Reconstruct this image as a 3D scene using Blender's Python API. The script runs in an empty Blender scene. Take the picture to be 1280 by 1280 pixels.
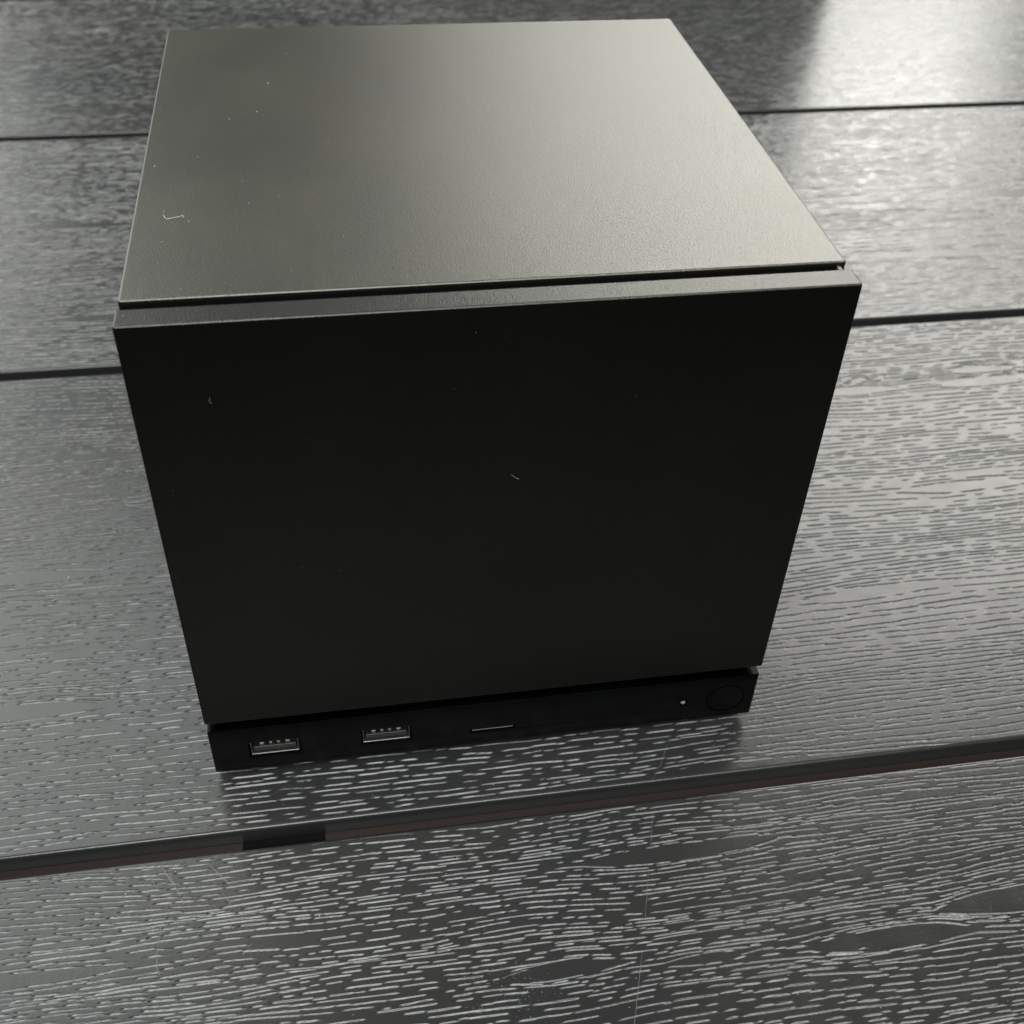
import bpy, bmesh, math, random
import numpy as np
from mathutils import Matrix, Vector

MM = 0.001                                   # everything below is written in millimetres
scene = bpy.context.scene
COL = scene.collection

# ------------------------------------------------------------------ camera
cam_data = bpy.data.cameras.new('camera')
cam = bpy.data.objects.new('camera', cam_data)
COL.objects.link(cam)
right = Vector((0.98682636, -0.15827143, 0.03352448))
down = Vector((-0.07870649, -0.65070857, -0.75523747))
fwd = Vector((0.14134718, 0.74264965, -0.65459336))
loc = Vector((44.0726, -200.4361, 280.1776)) * MM
m = Matrix.Identity(4)
for i in range(3):
    m[i][0] = right[i]; m[i][1] = -down[i]; m[i][2] = -fwd[i]; m[i][3] = loc[i]
cam.matrix_world = m
cam_data.sensor_width = 36.0
cam_data.lens = 36.0 * 1442.15 / 1280.0
cam_data.shift_x = (640 - 646.63) / 1280.0
cam_data.shift_y = (601.19 - 640) / 1280.0
cam_data.clip_start = 0.01
cam_data.clip_end = 100.0
cam_data.dof.use_dof = True
cam_data.dof.focus_distance = 0.290
cam_data.dof.aperture_fstop = 24.0
scene.camera = cam

# ------------------------------------------------------------------ world (dim room) and window lights
world = bpy.data.worlds.new('World')
scene.world = world
world.use_nodes = True
bg = world.node_tree.nodes['Background']
bg.inputs['Color'].default_value = (0.93, 1.0, 0.97, 1)
bg.inputs['Strength'].default_value = 0.08

def window_light(name, az0, az1, el0, el1, dist, radiance, colour):
    """vertical rectangular window in a wall, seen from the table between the given bearings"""
    azc = math.radians((az0 + az1) / 2)
    w = 2 * dist * math.tan(math.radians((az1 - az0) / 2))
    z0, z1 = dist * math.tan(math.radians(el0)), dist * math.tan(math.radians(el1))
    L = bpy.data.lights.new(name, 'AREA')
    L.shape = 'RECTANGLE'; L.size = w; L.size_y = z1 - z0
    L.energy = radiance * math.pi * w * (z1 - z0)
    L.color = colour
    o = bpy.data.objects.new(name, L)
    COL.objects.link(o)
    c = Vector((0.15, 0.2, 0))
    o.location = c + Vector((math.sin(azc) * dist, math.cos(azc) * dist, (z0 + z1) / 2))
    d = Vector((-math.sin(azc), -math.cos(azc), 0))
    o.rotation_euler = d.to_track_quat('-Z', 'Z').to_euler()
    return o

window_light('window_light_low', 5.0, 33.0, 6, 22.0, 9.0, 0.7, (1.0, 0.975, 0.93))
window_light('window_light_middle', 6.5, 34.0, 22.2, 29, 9.0, 15.5, (1.0, 0.985, 0.93))
window_light('window_light_high', 20.0, 56.0, 29.2, 46, 9.0, 10.0, (1.0, 0.965, 0.91))
window_light('window_light_left', -62.0, -8.0, 38, 63, 9.0, 4.6, (0.97, 1.0, 0.97))
window_light('window_light_left_low', -62.0, -18.5, 8, 36.8, 9.0, 4.8, (0.98, 1.0, 0.97))
window_light('window_light_behind', 160.0, 222.0, 46, 76, 4.0, 14.0, (0.97, 1.0, 0.98))

scene.view_settings.view_transform = 'Standard'
scene.view_settings.look = 'None'
scene.view_settings.exposure = 0.0
scene.view_settings.gamma = 1.0
scene.view_settings.use_curve_mapping = False
scene.cycles.use_denoising = True
scene.cycles.sample_clamp_indirect = 4.0

# ------------------------------------------------------------------ materials
def new_mat(name):
    mt = bpy.data.materials.new(name); mt.use_nodes = True
    nt = mt.node_tree
    return mt, nt, nt.nodes['Principled BSDF']

def node(nt, kind, **kw):
    n = nt.nodes.new(kind)
    for k, v in kw.items():
        setattr(n, k, v)
    return n

def simple(name, col, rough, metal=0.0, spec=0.5):
    mt, nt, b = new_mat(name)
    b.inputs['Base Color'].default_value = (*col, 1)
    b.inputs['Roughness'].default_value = rough
    b.inputs['Metallic'].default_value = metal
    b.inputs['Specular IOR Level'].default_value = spec
    return mt

def coated(name, col, rough, bump=0.05, scale=4200.0, dist=0.0001, spec=0.5, tint=(1, 1, 1)):
    """fine powder-like coat: tiny grain in the surface"""
    mt, nt, b = new_mat(name)
    b.inputs['Specular IOR Level'].default_value = spec
    b.inputs['Specular Tint'].default_value = (*tint, 1)
    tc = node(nt, 'ShaderNodeTexCoord')
    n1 = node(nt, 'ShaderNodeTexNoise'); n1.inputs['Scale'].default_value = scale; n1.inputs['Detail'].default_value = 1.0
    n2 = node(nt, 'ShaderNodeTexNoise'); n2.inputs['Scale'].default_value = 30.0; n2.inputs['Detail'].default_value = 3.0
    nt.links.new(tc.outputs['Object'], n1.inputs['Vector']); nt.links.new(tc.outputs['Object'], n2.inputs['Vector'])
    bp = node(nt, 'ShaderNodeBump'); bp.inputs['Strength'].default_value = bump; bp.inputs['Distance'].default_value = dist
    nt.links.new(n1.outputs['Fac'], bp.inputs['Height']); nt.links.new(bp.outputs['Normal'], b.inputs['Normal'])
    mr = node(nt, 'ShaderNodeMapRange'); mr.inputs['From Min'].default_value = 0.3; mr.inputs['From Max'].default_value = 0.7
    mr.inputs['To Min'].default_value = rough - 0.01; mr.inputs['To Max'].default_value = rough + 0.012
    sm = node(nt, 'ShaderNodeValToRGB')           # faint hand smudges in the coat
    sm.color_ramp.elements[0].position = 0.45; sm.color_ramp.elements[0].color = (*col, 1)
    sm.color_ramp.elements[1].position = 0.75; sm.color_ramp.elements[1].color = (col[0] * 2.2 + 0.0004, col[1] * 2.0 + 0.0004, col[2] * 1.9 + 0.0003, 1)
    nt.links.new(n2.outputs['Fac'], sm.inputs['Fac']); nt.links.new(sm.outputs['Color'], b.inputs['Base Color'])
    nt.links.new(n2.outputs['Fac'], mr.inputs['Value']); nt.links.new(mr.outputs['Result'], b.inputs['Roughness'])
    return mt

def plank_material():
    mt, nt, b = new_mat('grained_plank_plastic')
    b.inputs['Specular IOR Level'].default_value = 0.42
    L = nt.links
    tc = node(nt, 'ShaderNodeTexCoord')
    at = node(nt, 'ShaderNodeAttribute', attribute_name='groove')
    big = node(nt, 'ShaderNodeTexNoise'); big.inputs['Scale'].default_value = 9.0; big.inputs['Detail'].default_value = 4.0
    L.new(tc.outputs['Object'], big.inputs['Vector'])
    fine = node(nt, 'ShaderNodeTexNoise'); fine.inputs['Scale'].default_value = 900.0; fine.inputs['Detail'].default_value = 3.0
    L.new(tc.outputs['Object'], fine.inputs['Vector'])
    mid = node(nt, 'ShaderNodeTexNoise'); mid.inputs['Scale'].default_value = 120.0; mid.inputs['Detail'].default_value = 5.0
    L.new(tc.outputs['Object'], mid.inputs['Vector'])
    # plastic colour with a slight mottle
    base = node(nt, 'ShaderNodeValToRGB')
    base.color_ramp.elements[0].position = 0.3; base.color_ramp.elements[0].color = (0.017, 0.019, 0.019, 1)
    base.color_ramp.elements[1].position = 0.75; base.color_ramp.elements[1].color = (0.028, 0.0275, 0.026, 1)
    L.new(big.outputs['Fac'], base.inputs['Fac'])
    # pale dust settled in the grooves, masked so their far walls look shaded
    dust = node(nt, 'ShaderNodeValToRGB')
    dust.color_ramp.elements[0].position = 0.3; dust.color_ramp.elements[0].color = (0.28, 0.282, 0.273, 1)
    dust.color_ramp.elements[1].position = 0.7; dust.color_ramp.elements[1].color = (0.62, 0.615, 0.595, 1)
    L.new(fine.outputs['Fac'], dust.inputs['Fac'])
    mixc = node(nt, 'ShaderNodeMix', data_type='RGBA')
    L.new(at.outputs['Fac'], mixc.inputs['Factor']); L.new(base.outputs['Color'], mixc.inputs[6]); L.new(dust.outputs['Color'], mixc.inputs[7])
    L.new(mixc.outputs[2], b.inputs['Base Color'])
    # roughness: satin, hand-worn patches, rough grooves
    r0 = node(nt, 'ShaderNodeMapRange'); r0.inputs['From Min'].default_value = 0.3; r0.inputs['From Max'].default_value = 0.7
    r0.inputs['To Min'].default_value = 0.21; r0.inputs['To Max'].default_value = 0.29
    L.new(mid.outputs['Fac'], r0.inputs['Value'])
    mixr = node(nt, 'ShaderNodeMix', data_type='FLOAT')
    L.new(at.outputs['Fac'], mixr.inputs[0]); L.new(r0.outputs['Result'], mixr.inputs[2]); mixr.inputs[3].default_value = 0.6
    L.new(mixr.outputs[0], b.inputs['Roughness'])
    bp = node(nt, 'ShaderNodeBump'); bp.inputs['Strength'].default_value = 0.25; bp.inputs['Distance'].default_value = 0.00012
    L.new(fine.outputs['Fac'], bp.inputs['Height']); L.new(bp.outputs['Normal'], b.inputs['Normal'])
    return mt

MAT = {
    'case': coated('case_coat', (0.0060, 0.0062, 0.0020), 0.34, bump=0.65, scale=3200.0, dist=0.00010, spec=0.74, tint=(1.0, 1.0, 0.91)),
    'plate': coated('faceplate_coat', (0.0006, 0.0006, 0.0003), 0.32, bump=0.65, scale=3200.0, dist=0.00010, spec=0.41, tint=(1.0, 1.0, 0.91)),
    'strip': coated('strip_plastic', (0.0001, 0.0003, 0.0003), 0.21, bump=0.1, scale=2500.0, dist=0.00008, spec=0.09),
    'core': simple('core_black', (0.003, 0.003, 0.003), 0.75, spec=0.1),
    'steel': simple('port_steel', (0.32, 0.32, 0.31), 0.36, 1.0),
    'tongue': simple('port_tongue', (0.012, 0.012, 0.012), 0.3, spec=0.8),
    'gold': simple('contact_gold', (0.85, 0.66, 0.34), 0.5, 1.0),
    'tin': simple('contact_bright', (0.92, 0.90, 0.86), 0.5, 1.0),
    'lens': simple('light_lens', (0.34, 0.34, 0.38), 0.4),
    'slot': simple('slot_metal', (0.16, 0.16, 0.155), 0.4, 1.0),
    'light_spot': simple('pale_light_spot', (0.22, 0.22, 0.18), 0.5),  # pale tone painting the light at the slot end
    'rubber': simple('foot_rubber', (0.015, 0.015, 0.015), 0.8),
    'dust': simple('dust_pale', (0.62, 0.62, 0.58), 0.9, spec=0.2),
    'scratch': simple('scratched_plastic', (0.17, 0.17, 0.165), 0.6),
    'under': simple('brown_underlay', (0.019, 0.0122, 0.0095), 0.45),
    'board': simple('board_grey', (0.28, 0.28, 0.27), 0.6),
    'plank': plank_material(),
}

# ------------------------------------------------------------------ helpers
def link(name, me, mat, parent=None, smooth=False):
    o = bpy.data.objects.new(name, me)
    COL.objects.link(o)
    if mat: 
        if not me.materials: me.materials.append(MAT[mat])
    if parent: o.parent = parent
    if smooth:
        me.polygons.foreach_set('use_smooth', [True] * len(me.polygons))
    return o

def mesh_bm(bm, name):
    bmesh.ops.recalc_face_normals(bm, faces=bm.faces)
    bmesh.ops.scale(bm, vec=(MM, MM, MM), verts=bm.verts)
    me = bpy.data.meshes.new(name); bm.to_mesh(me); bm.free()
    return me

def box_bm(x0, x1, y0, y1, z0, z1, bevel=0.0, seg=2, bm=None):
    own = bm is None
    if own: bm = bmesh.new()
    r = bmesh.ops.create_cube(bm, size=1.0)
    vs = r['verts']
    for v in vs:
        v.co = Vector(((x0 + x1) / 2 + v.co.x * (x1 - x0), (y0 + y1) / 2 + v.co.y * (y1 - y0), (z0 + z1) / 2 + v.co.z * (z1 - z0)))
    if bevel > 0:
        es = list({e for v in vs for e in v.link_edges})
        bmesh.ops.bevel(bm, geom=es, offset=bevel, segments=seg, profile=0.5, affect='EDGES')
    return bm

def box(name, dims, mat, parent, bevel=0.0, seg=2):
    return link(name, mesh_bm(box_bm(*dims, bevel=bevel, seg=seg), name), mat, parent)

def empty(name, loc=(0, 0, 0)):
    o = bpy.data.objects.new(name, None); COL.objects.link(o); o.empty_display_size = 0.02
    o.location = Vector(loc) * MM
    return o

def tag(o, label=None, cat=None, group=None, kind=None):
    if label: o['label'] = label
    if cat: o['category'] = cat
    if group: o['group'] = group
    if kind: o['kind'] = kind
    return o

# ------------------------------------------------------------------ table of grained planks
def vnoise1(n, step, rng):
    """smooth 1-D noise callable with the given wavelength"""
    k = rng.uniform(-1, 1, n)
    def f(x):
        t = np.asarray(x) / step
        i = np.floor(t).astype(int); u = t - i; u = u * u * (3 - 2 * u)
        return k[i % n] * (1 - u) + k[(i + 1) % n] * u
    return f

def vnoise2(n, sx, sy, rng):
    k = rng.uniform(-1, 1, (n, n))
    def f(x, y):
        tx = np.asarray(x) / sx; ty = np.asarray(y) / sy
        i = np.floor(tx).astype(int); j = np.floor(ty).astype(int)
        u = tx - i; v = ty - j; u = u * u * (3 - 2 * u); v = v * v * (3 - 2 * v)
        a = k[i % n, j % n] * (1 - u) + k[(i + 1) % n, j % n] * u
        b = k[i % n, (j + 1) % n] * (1 - u) + k[(i + 1) % n, (j + 1) % n] * u
        return a * (1 - v) + b * v
    return f

X_MIN, X_MAX = -620.0, 820.0
def axis(fine0, fine1, d, lo, hi, grow=1.12, dmax=14.0):
    mids = list(np.linspace(fine0, fine1, int(round((fine1 - fine0) / d)) + 1))
    s, a = d, []
    x = fine0
    while x > lo:
        s = min(s * grow, dmax); x -= s; a.append(max(x, lo))
    s, b = d, []
    x = fine1
    while x < hi:
        s = min(s * grow, dmax); x += s; b.append(min(x, hi))
    return np.array(a[::-1] + mids + b)

EDGE_R = 0.95
THICK = 15.0
def edge_drop(t):
    """rounded top edge: t = distance from the plank side"""
    t = np.clip(t, 0, EDGE_R)
    return -(EDGE_R - np.sqrt(np.maximum(EDGE_R ** 2 - (EDGE_R - t) ** 2, 0)))

def make_plank(y0, y1, xs, ys_mid, seed, eyes, parent, dash=True, wide=1.0, space=1.1):
    rng = np.random.default_rng(seed)
    # rounded border rows
    a = EDGE_R * (1 - np.cos(np.linspace(0, math.pi / 2, 7)))
    inner = ys_mid[(ys_mid > y0 + EDGE_R + 0.1) & (ys_mid < y1 - EDGE_R - 0.1)]
    ys = np.concatenate([y0 + a, inner, (y1 - a)[::-1]])
    nx, ny = len(xs), len(ys)
    H = np.zeros((ny, nx)); G = np.zeros((ny, nx)); DU = np.zeros((ny, nx))
    flow = vnoise2(64, 130.0, 26.0, rng); flow2 = vnoise2(64, 38.0, 9.0, rng); wob = vnoise2(128, 9.0, 3.0, rng)
    dens_n = vnoise2(64, 34.0, 5.5, rng)
    def density(x, y):
        return 0.95 + 0.16 * dens_n(x, y)
    def line_y(x, yrow):
        """a grain line: wavy, and parting round the blank cathedral eyes"""
        y = yrow + 4.2 * flow(x, yrow) + 1.3 * flow2(x, yrow)
        for (xt, yc, ln, b) in eyes:
            t = np.clip((x - xt) / ln, 0, 1)
            B = b * 1.9 * t ** 0.75 * (1 - t) ** 0.8
            dy = y - yc
            y = yc + np.where(dy >= 0, 1.0, -1.0) * np.sqrt(dy * dy + B * B)
        return y + 0.2 * wob(x, yrow)
    if dash:
        row = y0 + 0.6
        # x range worth detailing
        dxs = np.diff(xs)
        good = np.where(dxs < 3.0)[0]
        gx0, gx1 = xs[good[0]], xs[good[-1] + 1]
        xl = np.arange(gx0 - 20, gx1 + 30, 0.5)
        while row < y1 + 3.0:
            yl = line_y(xl, row); dl = density(xl, yl)
            x = gx0 - rng.uniform(0, 12)
            while x < gx1:
                Ld = float(np.clip(rng.lognormal(1.55, 0.65), 1.0, 20))
                hw = rng.uniform(0.10, 0.20) * wide * (0.72 + 0.34 * (row - y0) / (y1 - y0))
                jit = rng.normal(0, 0.17)
                tilt = rng.normal(0, 0.012)
                # a dash only survives where the grain is dense; it is chopped at pore-free places
                nsub = max(1, int(Ld / 3.0))
                edges = np.linspace(x, x + Ld, nsub + 1)
                cm = (edges[:-1] + edges[1:]) / 2
                keep = dl[((cm - xl[0]) * 2).astype(int)] > rng.uniform(0.08, 0.93)
                i = 0
                while i < nsub:
                    if not keep[i]:
                        i += 1; continue
                    j = i
                    while j + 1 < nsub and keep[j + 1]: j += 1
                    s0, s1 = edges[i] + hw, edges[j + 1] - hw
                    i = j + 1
                    ix0, ix1 = np.searchsorted(xs, (s0 - 0.9, s1 + 0.9))
                    if ix1 - ix0 < 1: continue
                    xx = xs[ix0:ix1]
                    yc = np.interp(xx, xl, yl) + jit + tilt * (xx - s0)
                    iy0, iy1 = np.searchsorted(ys, (yc.min() - 0.6, yc.max() + 0.6))
                    if iy1 - iy0 < 1: continue
                    ex = np.maximum(np.maximum(s0 - xx, xx - s1), 0)
                    d = np.hypot(ex[None, :] * 0.8, ys[iy0:iy1, None] - yc[None, :])
                    t = np.clip((hw + 0.10 - d) / 0.17, 0, 1)
                    t = t * t * (3 - 2 * t)
                    G[iy0:iy1, ix0:ix1] = np.maximum(G[iy0:iy1, ix0:ix1], t * rng.uniform(0.6, 1.0))
                    lean = np.clip(0.6 - (ys[iy0:iy1, None] - yc[None, :]) / (1.6 * hw + 0.14), 0.0, 1.0)  # dust kept off the far wall, painting its shaded line
                    DU[iy0:iy1, ix0:ix1] = np.maximum(DU[iy0:iy1, ix0:ix1], t * lean * rng.uniform(0.55, 1.0))
                x += Ld + (0.4, 1.0, 2.4, 5.0)[int(rng.random() ** 1.4 * 4)]
            row += rng.uniform(1.1, 1.85) * space
        # grooves die out on the outer, coarse part of the sheet
        sp = np.gradient(xs)
        G *= np.clip((3.0 - sp) / 1.2, 0, 1)[None, :]; DU *= np.clip((3.0 - sp) / 1.2, 0, 1)[None, :]
        spy = np.gradient(ys)
        G *= np.clip((1.6 - spy) / 0.6, 0, 1)[:, None]; DU *= np.clip((1.6 - spy) / 0.6, 0, 1)[:, None]
    tt = np.minimum(ys - y0, y1 - ys)
    G *= np.clip((tt - 0.9) / 0.8, 0, 1)[:, None]; DU *= np.clip((tt - 0.9) / 0.8, 0, 1)[:, None]
    und = vnoise2(64, 70.0, 18.0, rng)
    H = edge_drop(tt)[:, None] - 0.36 * G + 0.03 * und(xs[None, :], ys[:, None])
    # vertices: top sheet, then skirt rows down the two long sides and a bottom
    XX, YY = np.meshgrid(xs, ys)
    top = np.stack([XX.ravel(), YY.ravel(), H.ravel()], 1)
    def rowv(y, z): return np.stack([xs, np.full(nx, y), np.full(nx, z)], 1)
    extra = np.concatenate([rowv(y0, -THICK), rowv(y1, -THICK)])
    V = np.concatenate([top, extra]) * MM
    idx = np.arange(nx * ny).reshape(ny, nx)
    q = np.stack([idx[:-1, :-1], idx[:-1, 1:], idx[1:, 1:], idx[1:, :-1]], -1).reshape(-1, 4)
    b0 = nx * ny + np.arange(nx); b1 = b0 + nx
    s0 = np.stack([b0[:-1], b0[1:], idx[0, 1:], idx[0, :-1]], -1)
    s1 = np.stack([idx[-1, :-1], idx[-1, 1:], b1[1:], b1[:-1]], -1)
    bt = np.stack([b1[:-1], b1[1:], b0[1:], b0[:-1]], -1)
    Q = np.concatenate([q, s0, s1, bt])
    me = bpy.data.meshes.new('plank')
    me.vertices.add(len(V)); me.vertices.foreach_set('co', V.astype(np.float32).ravel())
    me.loops.add(Q.size); me.loops.foreach_set('vertex_index', Q.astype(np.int32).ravel())
    me.polygons.add(len(Q))
    me.polygons.foreach_set('loop_start', np.arange(0, Q.size, 4, dtype=np.int32))
    me.update(calc_edges=True)
    sm = np.ones(len(Q), dtype=bool); sm[len(q) + 2 * (nx - 1):] = False
    me.polygons.foreach_set('use_smooth', sm)
    at = me.attributes.new('groove', 'FLOAT', 'POINT')
    at.data.foreach_set('value', np.concatenate([DU.ravel(), np.zeros(2 * nx)]).astype(np.float32))
    me.update()
    return link('plank', me, 'plank', parent)

table = empty('table', (100, 200, -THICK))
tag(table, 'dark grey plank table with embossed wood grain under the black cube', 'table')
rg = np.random.default_rng(5)
def eyes_for(y0, y1, given, n):
    """tip x, axis y, length, half width of each blank eye: those given plus some strewn ones"""
    out = list(given)
    for k in range(n):
        out.append((rg.uniform(-260, 560), rg.uniform(y0 + 12, y1 - 12), rg.uniform(22, 60), rg.uniform(1.6, 4.2)))
    return out

G3A, G3B = -22.9, -17.2                     # the gap in front of the cube
PITCH = 226.2
def ycut(n): return G3A + PITCH * n, G3B + PITCH * n     # gap n: front plank ends, rear plank starts
def grade(y0, y1, d0, d1):
    out = [y0]; 
    while out[-1] < y1:
        t = (out[-1] - y0) / (y1 - y0); out.append(out[-1] + d0 + (d1 - d0) * t)
    return np.array(out)

planks = []
# nearest plank in view
a0, a1 = ycut(-1)[1], ycut(0)[0]
planks.append(make_plank(a0, a1, axis(-110, 270, 0.8, X_MIN, X_MAX),
    np.concatenate([grade(a0, -118, 3.0, 0.5), grade(-117.5, a1, 0.155, 0.155)]), 11,
    wide=0.82, space=1.0, parent=table, eyes=eyes_for(a0, a1, [(150, -71.5, 46, 4.6), (186, -66, 60, 6.0), (70, -68, 34, 3.4), (112, -70, 26, 2.0), (-62, -52, 40, 2.6), (22, -82, 44, 3.6), (96, -92, 50, 4.0)], 5)))
# plank the cube stands on
a0, a1 = ycut(0)[1], ycut(1)[0]
planks.append(make_plank(a0, a1, axis(-140, 340, 0.95, X_MIN, X_MAX), np.concatenate([grade(a0, 60, 0.165, 0.18), grade(60.2, a1, 0.185, 0.27)]), 23,
    eyes_for(a0, a1, [(-76, 151, 46, 3.6), (-40, 146, 30, 2.4), (-92, 89, 52, 4.6), (-38, 92, 40, 3.0), (-84, 32, 52, 5.0), (-30, 38, 28, 2.2), (246, 94, 52, 4.4), (232, 157, 40, 4.0), (286, 158, 55, 5.0), (190, 46, 44, 3.2), (206, 120, 34, 2.4), (300, 100, 50, 4.2)], 5), table, wide=1.3, space=1.45))
a0, a1 = ycut(1)[1], ycut(2)[0]
planks.append(make_plank(a0, a1, axis(-200, 520, 1.7, X_MIN, X_MAX), grade(a0, a1, 0.34, 0.50), 37,
    eyes_for(a0, a1, [(300, 262, 60, 5.0), (360, 318, 70, 5.5), (-84, 246, 50, 4.0), (-110, 330, 60, 4.6)], 16), table, wide=1.7, space=1.55))
a0, a1 = ycut(2)[1], ycut(3)[0]
planks.append(make_plank(a0, a1, axis(-240, 620, 2.3, X_MIN, X_MAX), grade(a0, a1, 0.7, 0.9), 41,
    eyes_for(a0, a1, [], 20), table, wide=2.2, space=1.7))
# planks beyond the picture, plain
for n in (-2, 3):
    a0, a1 = ycut(n)[1], ycut(n + 1)[0]
    planks.append(make_plank(a0, a1, np.linspace(X_MIN, X_MAX, 90), np.linspace(a0, a1, 40), 50 + n, [], table, dash=False))
for p in planks:
    p.matrix_parent_inverse = Matrix.Translation(-table.location)
# brown carrying rails under the gaps
for n in (-1, 0, 1, 2, 3):
    g0, g1 = ycut(n)
    r = box('gap_rail', (X_MIN, X_MAX, g0 + 0.03, g1 - 0.03, -THICK + 0.5, -5.8), 'under', table)
    r.matrix_parent_inverse = Matrix.Translation(-table.location)

# black block added to stand in for the cube's shade in the front gap
dark_block = box('gap_dark_block', (6.6, 29.0, G3A + 0.1, G3B - 0.1, -9.0, -5.3), 'core', table, bevel=0.2)
dark_block.matrix_parent_inverse = Matrix.Translation(-table.location)

# dark board standing on the table behind the cube, out of the frame: the far planks mirror it
board = box('unseen_backboard', (93, 455, 705, 730, 0.2, 265), 'board', None, bevel=1.0)
tag(board, kind='structure')

# scratches worn into the table surface
def ribbon(pts, w, z, jag, rng):
    bm = bmesh.new(); prev = None
    P = [Vector((p[0], p[1], 0)) for p in pts]
    path = []
    for a, b in zip(P[:-1], P[1:]):
        n = max(2, int((b - a).length / 1.2))
        for i in range(n):
            path.append(a.lerp(b, i / n) + Vector((rng.uniform(-jag, jag), rng.uniform(-jag, jag), 0)))
    path.append(P[-1])
    for i, p in enumerate(path):
        d = (path[min(i + 1, len(path) - 1)] - path[max(i - 1, 0)]).normalized()
        s = Vector((-d.y, d.x, 0)) * w * 0.5 * (0.3 + 0.7 * rng.random()) * min(1, 0.2 + 0.25 * min(i, len(path) - 1 - i))
        u, v = bm.verts.new(p + s + Vector((0, 0, z))), bm.verts.new(p - s + Vector((0, 0, z)))
        if prev: bm.faces.new((prev[0], u, v, prev[1]))
        prev = (u, v)
    return bm
srng = random.Random(3)
SCR = [ # (points on the table, width, jag)
    ([(130.8, -3), (126, -12), (122.3, -16.4)], 0.12, 0.03), ([(120.4, -25.5), (116.2, -38.5)], 0.12, 0.03), ([(115.4, -41), (108.9, -61)], 0.10, 0.03), ([(107.2, -66), (101.0, -83.5), (97, -96)], 0.15, 0.03),
    ([(-14.2, -24.6), (-9.2, -32.5), (-7.5, -36.5)], 0.22, 0.06), ([(-12.6, -24.9), (-8.6, -34.5)], 0.14, 0.05), ([(-18.0, -25.0), (-13.5, -33.0)], 0.12, 0.05),
    ([(-2.1, -25.3), (4.9, -34.0)], 0.22, 0.03), ([(-9.5, -34.5), (-12.6, -42.0), (-13.2, -50.0), (-12.4, -58.0)], 0.14, 0.08),
    ([(16.0, -27.0), (27.0, -29.5)], 0.13, 0.04), ([(-4.0, -27.0), (1.2, -33.0), (6.0, -41)], 0.10, 0.05),
    ([(159.0, -9.0), (166.0, -13.5)], 0.16, 0.05), ([(66.0, -25.0), (70.0, -40.0)], 0.09, 0.05), ([(63.0, -73.4), (63.1, -75.3), (64.9, -75.6), (65.3, -73.6)], 0.25, 0.03),
    ([(91.0, -70.5), (90.6, -74.5)], 0.22, 0.05), ([(196.5, -62.5), (198.0, -65.5)], 0.2, 0.05), ([(-55.0, 86.0), (-51.0, 80.0)], 0.16, 0.08),
]
for k in range(16):                          # faint short scuffs
    x, y = srng.uniform(-60, 220), srng.choice([srng.uniform(-100, -26), srng.uniform(-14, 0)])
    a = srng.uniform(0, 6.28); l = srng.uniform(2, 7)
    SCR.append(([(x, y), (x + l * math.cos(a), y + l * math.sin(a))], 0.10, 0.08))
for pts, w, jag in SCR:
    o = link('scratch', mesh_bm(ribbon(pts, w, 0.04, jag, srng), 'scratch'), 'scratch')
    o.parent = planks[0] if pts[0][1] < -20 else planks[1]
    o.matrix_parent_inverse = Matrix.Identity(4)

# ------------------------------------------------------------------ the black cube computer
W, D, H0, H1 = 156.0, 161.9, 3.85, 152.15
YB, YF = 9.34, 6.59                          # case front, faceplate rear
ZP0, ZS = 25.27, 21.7                        # faceplate bottom, port strip top
pc = empty('mini_computer', (0, 0, 0))
tag(pc, 'small matte black cube computer with ports along the bottom front edge', 'computer')

# case: hollow-looking shell closed behind the slot
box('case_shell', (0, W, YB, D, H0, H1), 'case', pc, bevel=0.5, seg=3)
box('inner_core', (0.9, W - 1.3, YF - 1.2, YB - 0.35, ZS - 1.0, H1 - 7.5), 'core', pc)   # ends below the slot
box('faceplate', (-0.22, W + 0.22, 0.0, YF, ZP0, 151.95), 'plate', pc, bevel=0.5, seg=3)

box('slot_shade_sheet', (0.5, W - 2.2, YB - 0.3, YB - 0.05, ZS + 0.2, H1 - 0.75), 'core', pc)  # thin black sheet added so the slot looks deeply shaded
box('slot_end_light_spot', (W - 2.1, W - 1.2, YF + 1.3, YB - 0.02, H1 - 3.6, H1 - 1.1), 'light_spot', pc, bevel=0.15, seg=2)  # pale block added for light showing through the slot end

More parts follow.
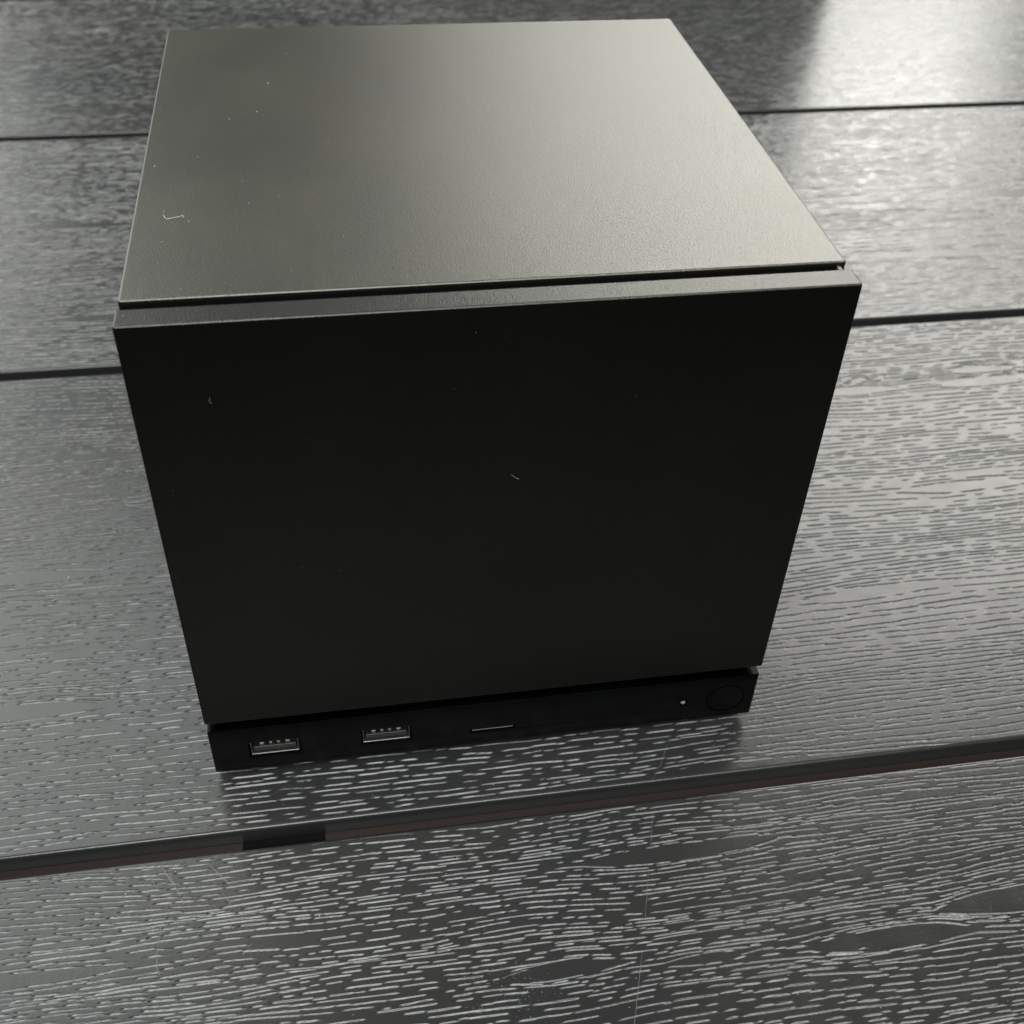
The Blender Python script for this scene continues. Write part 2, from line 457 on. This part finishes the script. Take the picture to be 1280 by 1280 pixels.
# strip with real openings
def strip_mesh():
    holes = [(10.2, 24.0, 9.0, 15.2, 8.6), (41.1, 54.9, 9.0, 15.2, 8.6), (72.0, 84.6, 9.15, 10.9, 6.0), (133.75, 135.15, 11.4, 12.75, 1.0)]
    bcx, bcz, br = 147.3, 12.2, 6.3       # square cell that carries the round button opening
    xs = sorted({0.0, W, *[h[0] for h in holes], *[h[1] for h in holes]})
    xs = sorted({*xs, bcx - br, bcx + br})
    zs = sorted({H0, ZS, bcz - br, bcz + br, *[h[2] for h in holes], *[h[3] for h in holes]})
    bm = bmesh.new(); vc = {}
    def v(x, y, z):
        k = (round(x, 4), round(y, 4), round(z, 4))
        if k not in vc: vc[k] = bm.verts.new(k)
        return vc[k]
    def ish(x, z):
        if abs(x - bcx) < br and abs(z - bcz) < br: return True
        return any(h[0] < x < h[1] and h[2] < z < h[3] for h in holes)
    for a, b in zip(xs[:-1], xs[1:]):
        for c, d in zip(zs[:-1], zs[1:]):
            if not ish((a + b) / 2, (c + d) / 2):
                bm.faces.new((v(a, 0, c), v(b, 0, c), v(b, 0, d), v(a, 0, d)))
    for h in holes:                            # tunnels
        xa = [x for x in xs if h[0] <= x <= h[1]]; za = [z for z in zs if h[2] <= z <= h[3]]
        for z, fl in ((h[2], 0), (h[3], 1)):
            for a, b in zip(xa[:-1], xa[1:]): bm.faces.new((v(a, 0, z), v(b, 0, z), v(b, h[4], z), v(a, h[4], z)))
        for x in (h[0], h[1]):
            for a, b in zip(za[:-1], za[1:]): bm.faces.new((v(x, 0, a), v(x, 0, b), v(x, h[4], b), v(x, h[4], a)))
        for a, b in zip(xa[:-1], xa[1:]):
            for c, d in zip(za[:-1], za[1:]): bm.faces.new((v(a, h[4], c), v(b, h[4], c), v(b, h[4], d), v(a, h[4], d)))
    for z in (H0, ZS):
        for a, b in zip(xs[:-1], xs[1:]): bm.faces.new((v(a, 0, z), v(b, 0, z), v(b, YB - 0.05, z), v(a, YB - 0.05, z)))
    for x in (0.0, W):
        for a, b in zip(zs[:-1], zs[1:]): bm.faces.new((v(x, 0, a), v(x, 0, b), v(x, YB - 0.05, b), v(x, YB - 0.05, a)))
    bmesh.ops.recalc_face_normals(bm, faces=bm.faces)
    es = []
    for e in bm.edges:
        p, q = e.verts[0].co, e.verts[1].co
        fr = abs(p.y) < 1e-4 and abs(q.y) < 1e-4
        if fr and ((abs(p.z - ZS) < 1e-4 and abs(q.z - ZS) < 1e-4) or (abs(p.z - H0) < 1e-4 and abs(q.z - H0) < 1e-4) or
                   (p.x < 1e-4 and q.x < 1e-4) or (p.x > W - 1e-4 and q.x > W - 1e-4)):
            es.append(e)
        if fr and len(e.link_faces) == 2 and abs(e.calc_face_angle(0)) > 0.5 and e not in es:
            es.append(e)
    bmesh.ops.bevel(bm, geom=es, offset=0.34, segments=3, profile=0.5, affect='EDGES')
    n = 64
    rings = []
    for kind, y in ((0, 0.0), (5.95, 0.0), (5.86, 0.04), (5.72, 0.16), (5.68, 0.3), (5.68, 1.2)):
        ring = []
        for k in range(n):
            t = 2 * math.pi * k / n; c, q = math.cos(t), math.sin(t)
            rr = br / max(abs(c), abs(q)) if kind == 0 else kind
            ring.append(bm.verts.new((bcx + rr * c, y, bcz + rr * q)))
        rings.append(ring)
    for A, B in zip(rings[:-1], rings[1:]):
        for k in range(n): bm.faces.new((A[k], A[(k + 1) % n], B[(k + 1) % n], B[k]))
    return mesh_bm(bm, 'port_strip')
strip = link('port_strip', strip_mesh(), 'strip', pc)

def usb_port(x0, x1, z0, z1):
    # folded steel shell inside the opening: four thin walls with a rounded lip
    bm = bmesh.new()
    i, t = 0.32, 0.3
    for d in ((x0 + i, x1 - i, 0.55, 8.4, z0 + i, z0 + i + t), (x0 + i, x1 - i, 0.55, 8.4, z1 - i - t, z1 - i),
              (x0 + i, x0 + i + t, 0.55, 8.4, z0 + i + t, z1 - i - t), (x1 - i - t, x1 - i, 0.55, 8.4, z0 + i + t, z1 - i - t)):
        box_bm(*d, bevel=0.1, seg=1, bm=bm)
    sh = link('usb_port', mesh_bm(bm, 'usb_port'), 'steel', pc)
    cx = (x0 + x1) / 2
    box('tongue', (cx - 5.9, cx + 5.9, 0.75, 8.35, z0 + 1.6, z0 + 3.3), 'tongue', sh, bevel=0.22, seg=2)
    for k, (ox, w) in enumerate(((-3.5, 1.2), (-1.15, 0.9), (1.0, 0.9), (3.5, 1.2))):
        # sprung contact: a flat blade with a raised bent tip
        b2 = box_bm(cx + ox - w / 2, cx + ox + w / 2, 2.3, 7.6, z0 + 3.33, z0 + 3.48)
        box_bm(cx + ox - w / 2, cx + ox + w / 2, 1.7, 2.3, z0 + 3.33, z0 + 3.75, bevel=0.12, seg=2, bm=b2)
        link('contact', mesh_bm(b2, 'contact'), 'tin' if k in (0, 3) else 'gold', sh)
    return sh
usb_port(10.2, 24.0, 9.0, 15.2)
usb_port(41.1, 54.9, 9.0, 15.2)

# memory card slot lip
bm = box_bm(72.3, 84.3, 0.5, 5.9, 9.32, 9.55, bevel=0.07, seg=1)
box_bm(84.0, 84.3, 0.5, 5.9, 9.57, 10.7, bevel=0.07, seg=1, bm=bm)
link('card_slot', mesh_bm(bm, 'card_slot'), 'slot', pc)

def disc(name, cx, cz, prof, mat, n=64):
    """lathe about the y axis; prof = [(radius, y)]"""
    bm = bmesh.new(); rings = []
    for r, y in prof:
        if r < 1e-6: rings.append([bm.verts.new((cx, y, cz))])
        else: rings.append([bm.verts.new((cx + r * math.cos(2 * math.pi * k / n), y, cz + r * math.sin(2 * math.pi * k / n))) for k in range(n)])
    for A, B in zip(rings[:-1], rings[1:]):
        for k in range(n):
            a, b = A[k % len(A)], A[(k + 1) % len(A)]; c, d = B[(k + 1) % len(B)], B[k % len(B)]
            f = [a, b, c, d]; u = []
            for q in f:
                if q not in u: u.append(q)
            bm.faces.new(u)
    return link(name, mesh_bm(bm, name), mat, pc, smooth=False)
disc('status_light', 134.45, 12.07, [(0, 0.05), (0.35, 0.07), (0.62, 0.2), (0.66, 0.6)], 'lens', 24)
# round power button set in its opening
disc('power_button', 147.3, 12.2, [(0, 0.14), (3.5, 0.12), (5.2, 0.05), (5.45, 0.06), (5.56, 0.14), (5.60, 0.4), (5.60, 1.1), (6.0, 1.25)], 'strip', 72)

for x in (16.0, 140.0):
    for y in (20.0, 142.0):
        bm = bmesh.new()
        bmesh.ops.create_cone(bm, cap_ends=True, segments=32, radius1=6.0, radius2=6.6, depth=H0)
        bmesh.ops.translate(bm, verts=bm.verts, vec=(x, y, H0 / 2 + 0.03))
        link('foot', mesh_bm(bm, 'foot'), 'rubber', pc)

# ------------------------------------------------------------------ dust and lint
def crumbs(name, pts, parent=None):
    bm = bmesh.new(); r = random.Random(len(pts))
    for (p, s) in pts:
        q = bmesh.ops.create_icosphere(bm, subdivisions=1, radius=s)
        R = Matrix.Rotation(r.uniform(0, 6.28), 3, (r.random(), r.random(), r.random() + 0.1))
        sc = Vector((r.uniform(0.6, 1.6), r.uniform(0.5, 1.1), r.uniform(0.5, 1.0)))
        for v in q['verts']:
            v.co = R @ Vector((v.co.x * sc.x, v.co.y * sc.y, v.co.z * sc.z)) + Vector(p)
    return link(name, mesh_bm(bm, name), 'dust')

dr = random.Random(21)
tp = []
for k in range(1500):
    x, y = dr.uniform(-120, 260), dr.uniform(-110, 140) if dr.random() < 0.8 else dr.uniform(140, 420)
    if -1 < x < 157 and -1 < y < 163: continue
    if G3A - 1.5 < y < G3B + 1.5: continue
    tp.append(((x, y, -0.02), abs(dr.gauss(0, 0.05)) + 0.045))
for k in range(170):                          # a drift of crumbs near the front edge
    x, y = dr.gauss(74, 7), dr.gauss(-71, 3.2)
    tp.append(((x, y, 0.02), dr.uniform(0.03, 0.09)))
tag(crumbs('table_dust', tp), 'pale dust specks scattered over the table planks', 'dust', kind='stuff')
bp_ = []
for (x, y) in ((7.1, 32.9), (6.7, 46.8), (12.9, 74.2), (29.8, 118.7), (12.5, 41.5), (45.0, 80.0), (24.0, 60.0), (25.5, 49.0), (60, 90), (35, 140), (3.0, 70.0), (20, 96), (27, 100)):
    bp_.append(((x, y, H1 + 0.03), dr.uniform(0.12, 0.19)))
for k in range(60):
    bp_.append(((dr.uniform(1, 155), dr.uniform(11, 160), H1 + 0.02), dr.uniform(0.05, 0.09)))
for k in range(28):
    x = 155 * dr.random() ** 1.5
    bp_.append(((x, -0.02, dr.uniform(28, 150)), dr.uniform(0.035, 0.065)))
for k in range(26):
    bp_.append(((dr.uniform(1, 120), YF + 0.6 + dr.random(), H1 - 7.45), dr.uniform(0.05, 0.14)))
for k in range(14):
    bp_.append(((dr.uniform(1, 155), dr.uniform(0.3, 6), 151.97), dr.uniform(0.04, 0.09)))
tag(crumbs('case_dust', bp_), 'tiny pale dust specks on the black cube', 'dust', kind='stuff')

def fibre(name, pts, r, label):
    cu = bpy.data.curves.new(name, 'CURVE'); cu.dimensions = '3D'; cu.bevel_depth = r * MM; cu.bevel_resolution = 1
    sp = cu.splines.new('POLY'); sp.points.add(len(pts) - 1)
    for p, q in zip(sp.points, pts): p.co = (q[0] * MM, q[1] * MM, q[2] * MM, 1)
    tmp = bpy.data.objects.new('tmp', cu); COL.objects.link(tmp)
    dg = bpy.context.evaluated_depsgraph_get()
    me = bpy.data.meshes.new_from_object(tmp.evaluated_get(dg)); me.name = name
    bpy.data.objects.remove(tmp)
    o = link(name, me, None); me.materials.clear(); me.materials.append(MAT['dust'])
    return tag(o, label, 'lint', 'lint fibres on the cube')
z = H1 + 0.08
fibre('lint_fibre', [(6.8, 45.2, z), (7.0, 43.9, z + .1), (7.6, 42.9, z), (9.0, 43.2, z + .15), (10.4, 43.6, z + .1), (10.9, 44.4, z), (11.3, 43.9, z), (11.0, 43.3, z)], 0.05,
      'bent pale lint fibre lying on the left of the cube top')
fibre('lint_fibre', [(80.6, -0.08, 105.7), (81.2, -0.15, 105.2), (81.7, -0.1, 104.6), (82.6, -0.08, 104.2)], 0.018,
      'short curved lint hair in the middle of the front plate')
fibre('lint_fibre', [(16.2, -0.08, 133.6), (15.9, -0.15, 132.6), (16.4, -0.1, 131.8)], 0.018,
      'tiny curved lint hair on the upper left of the front plate')
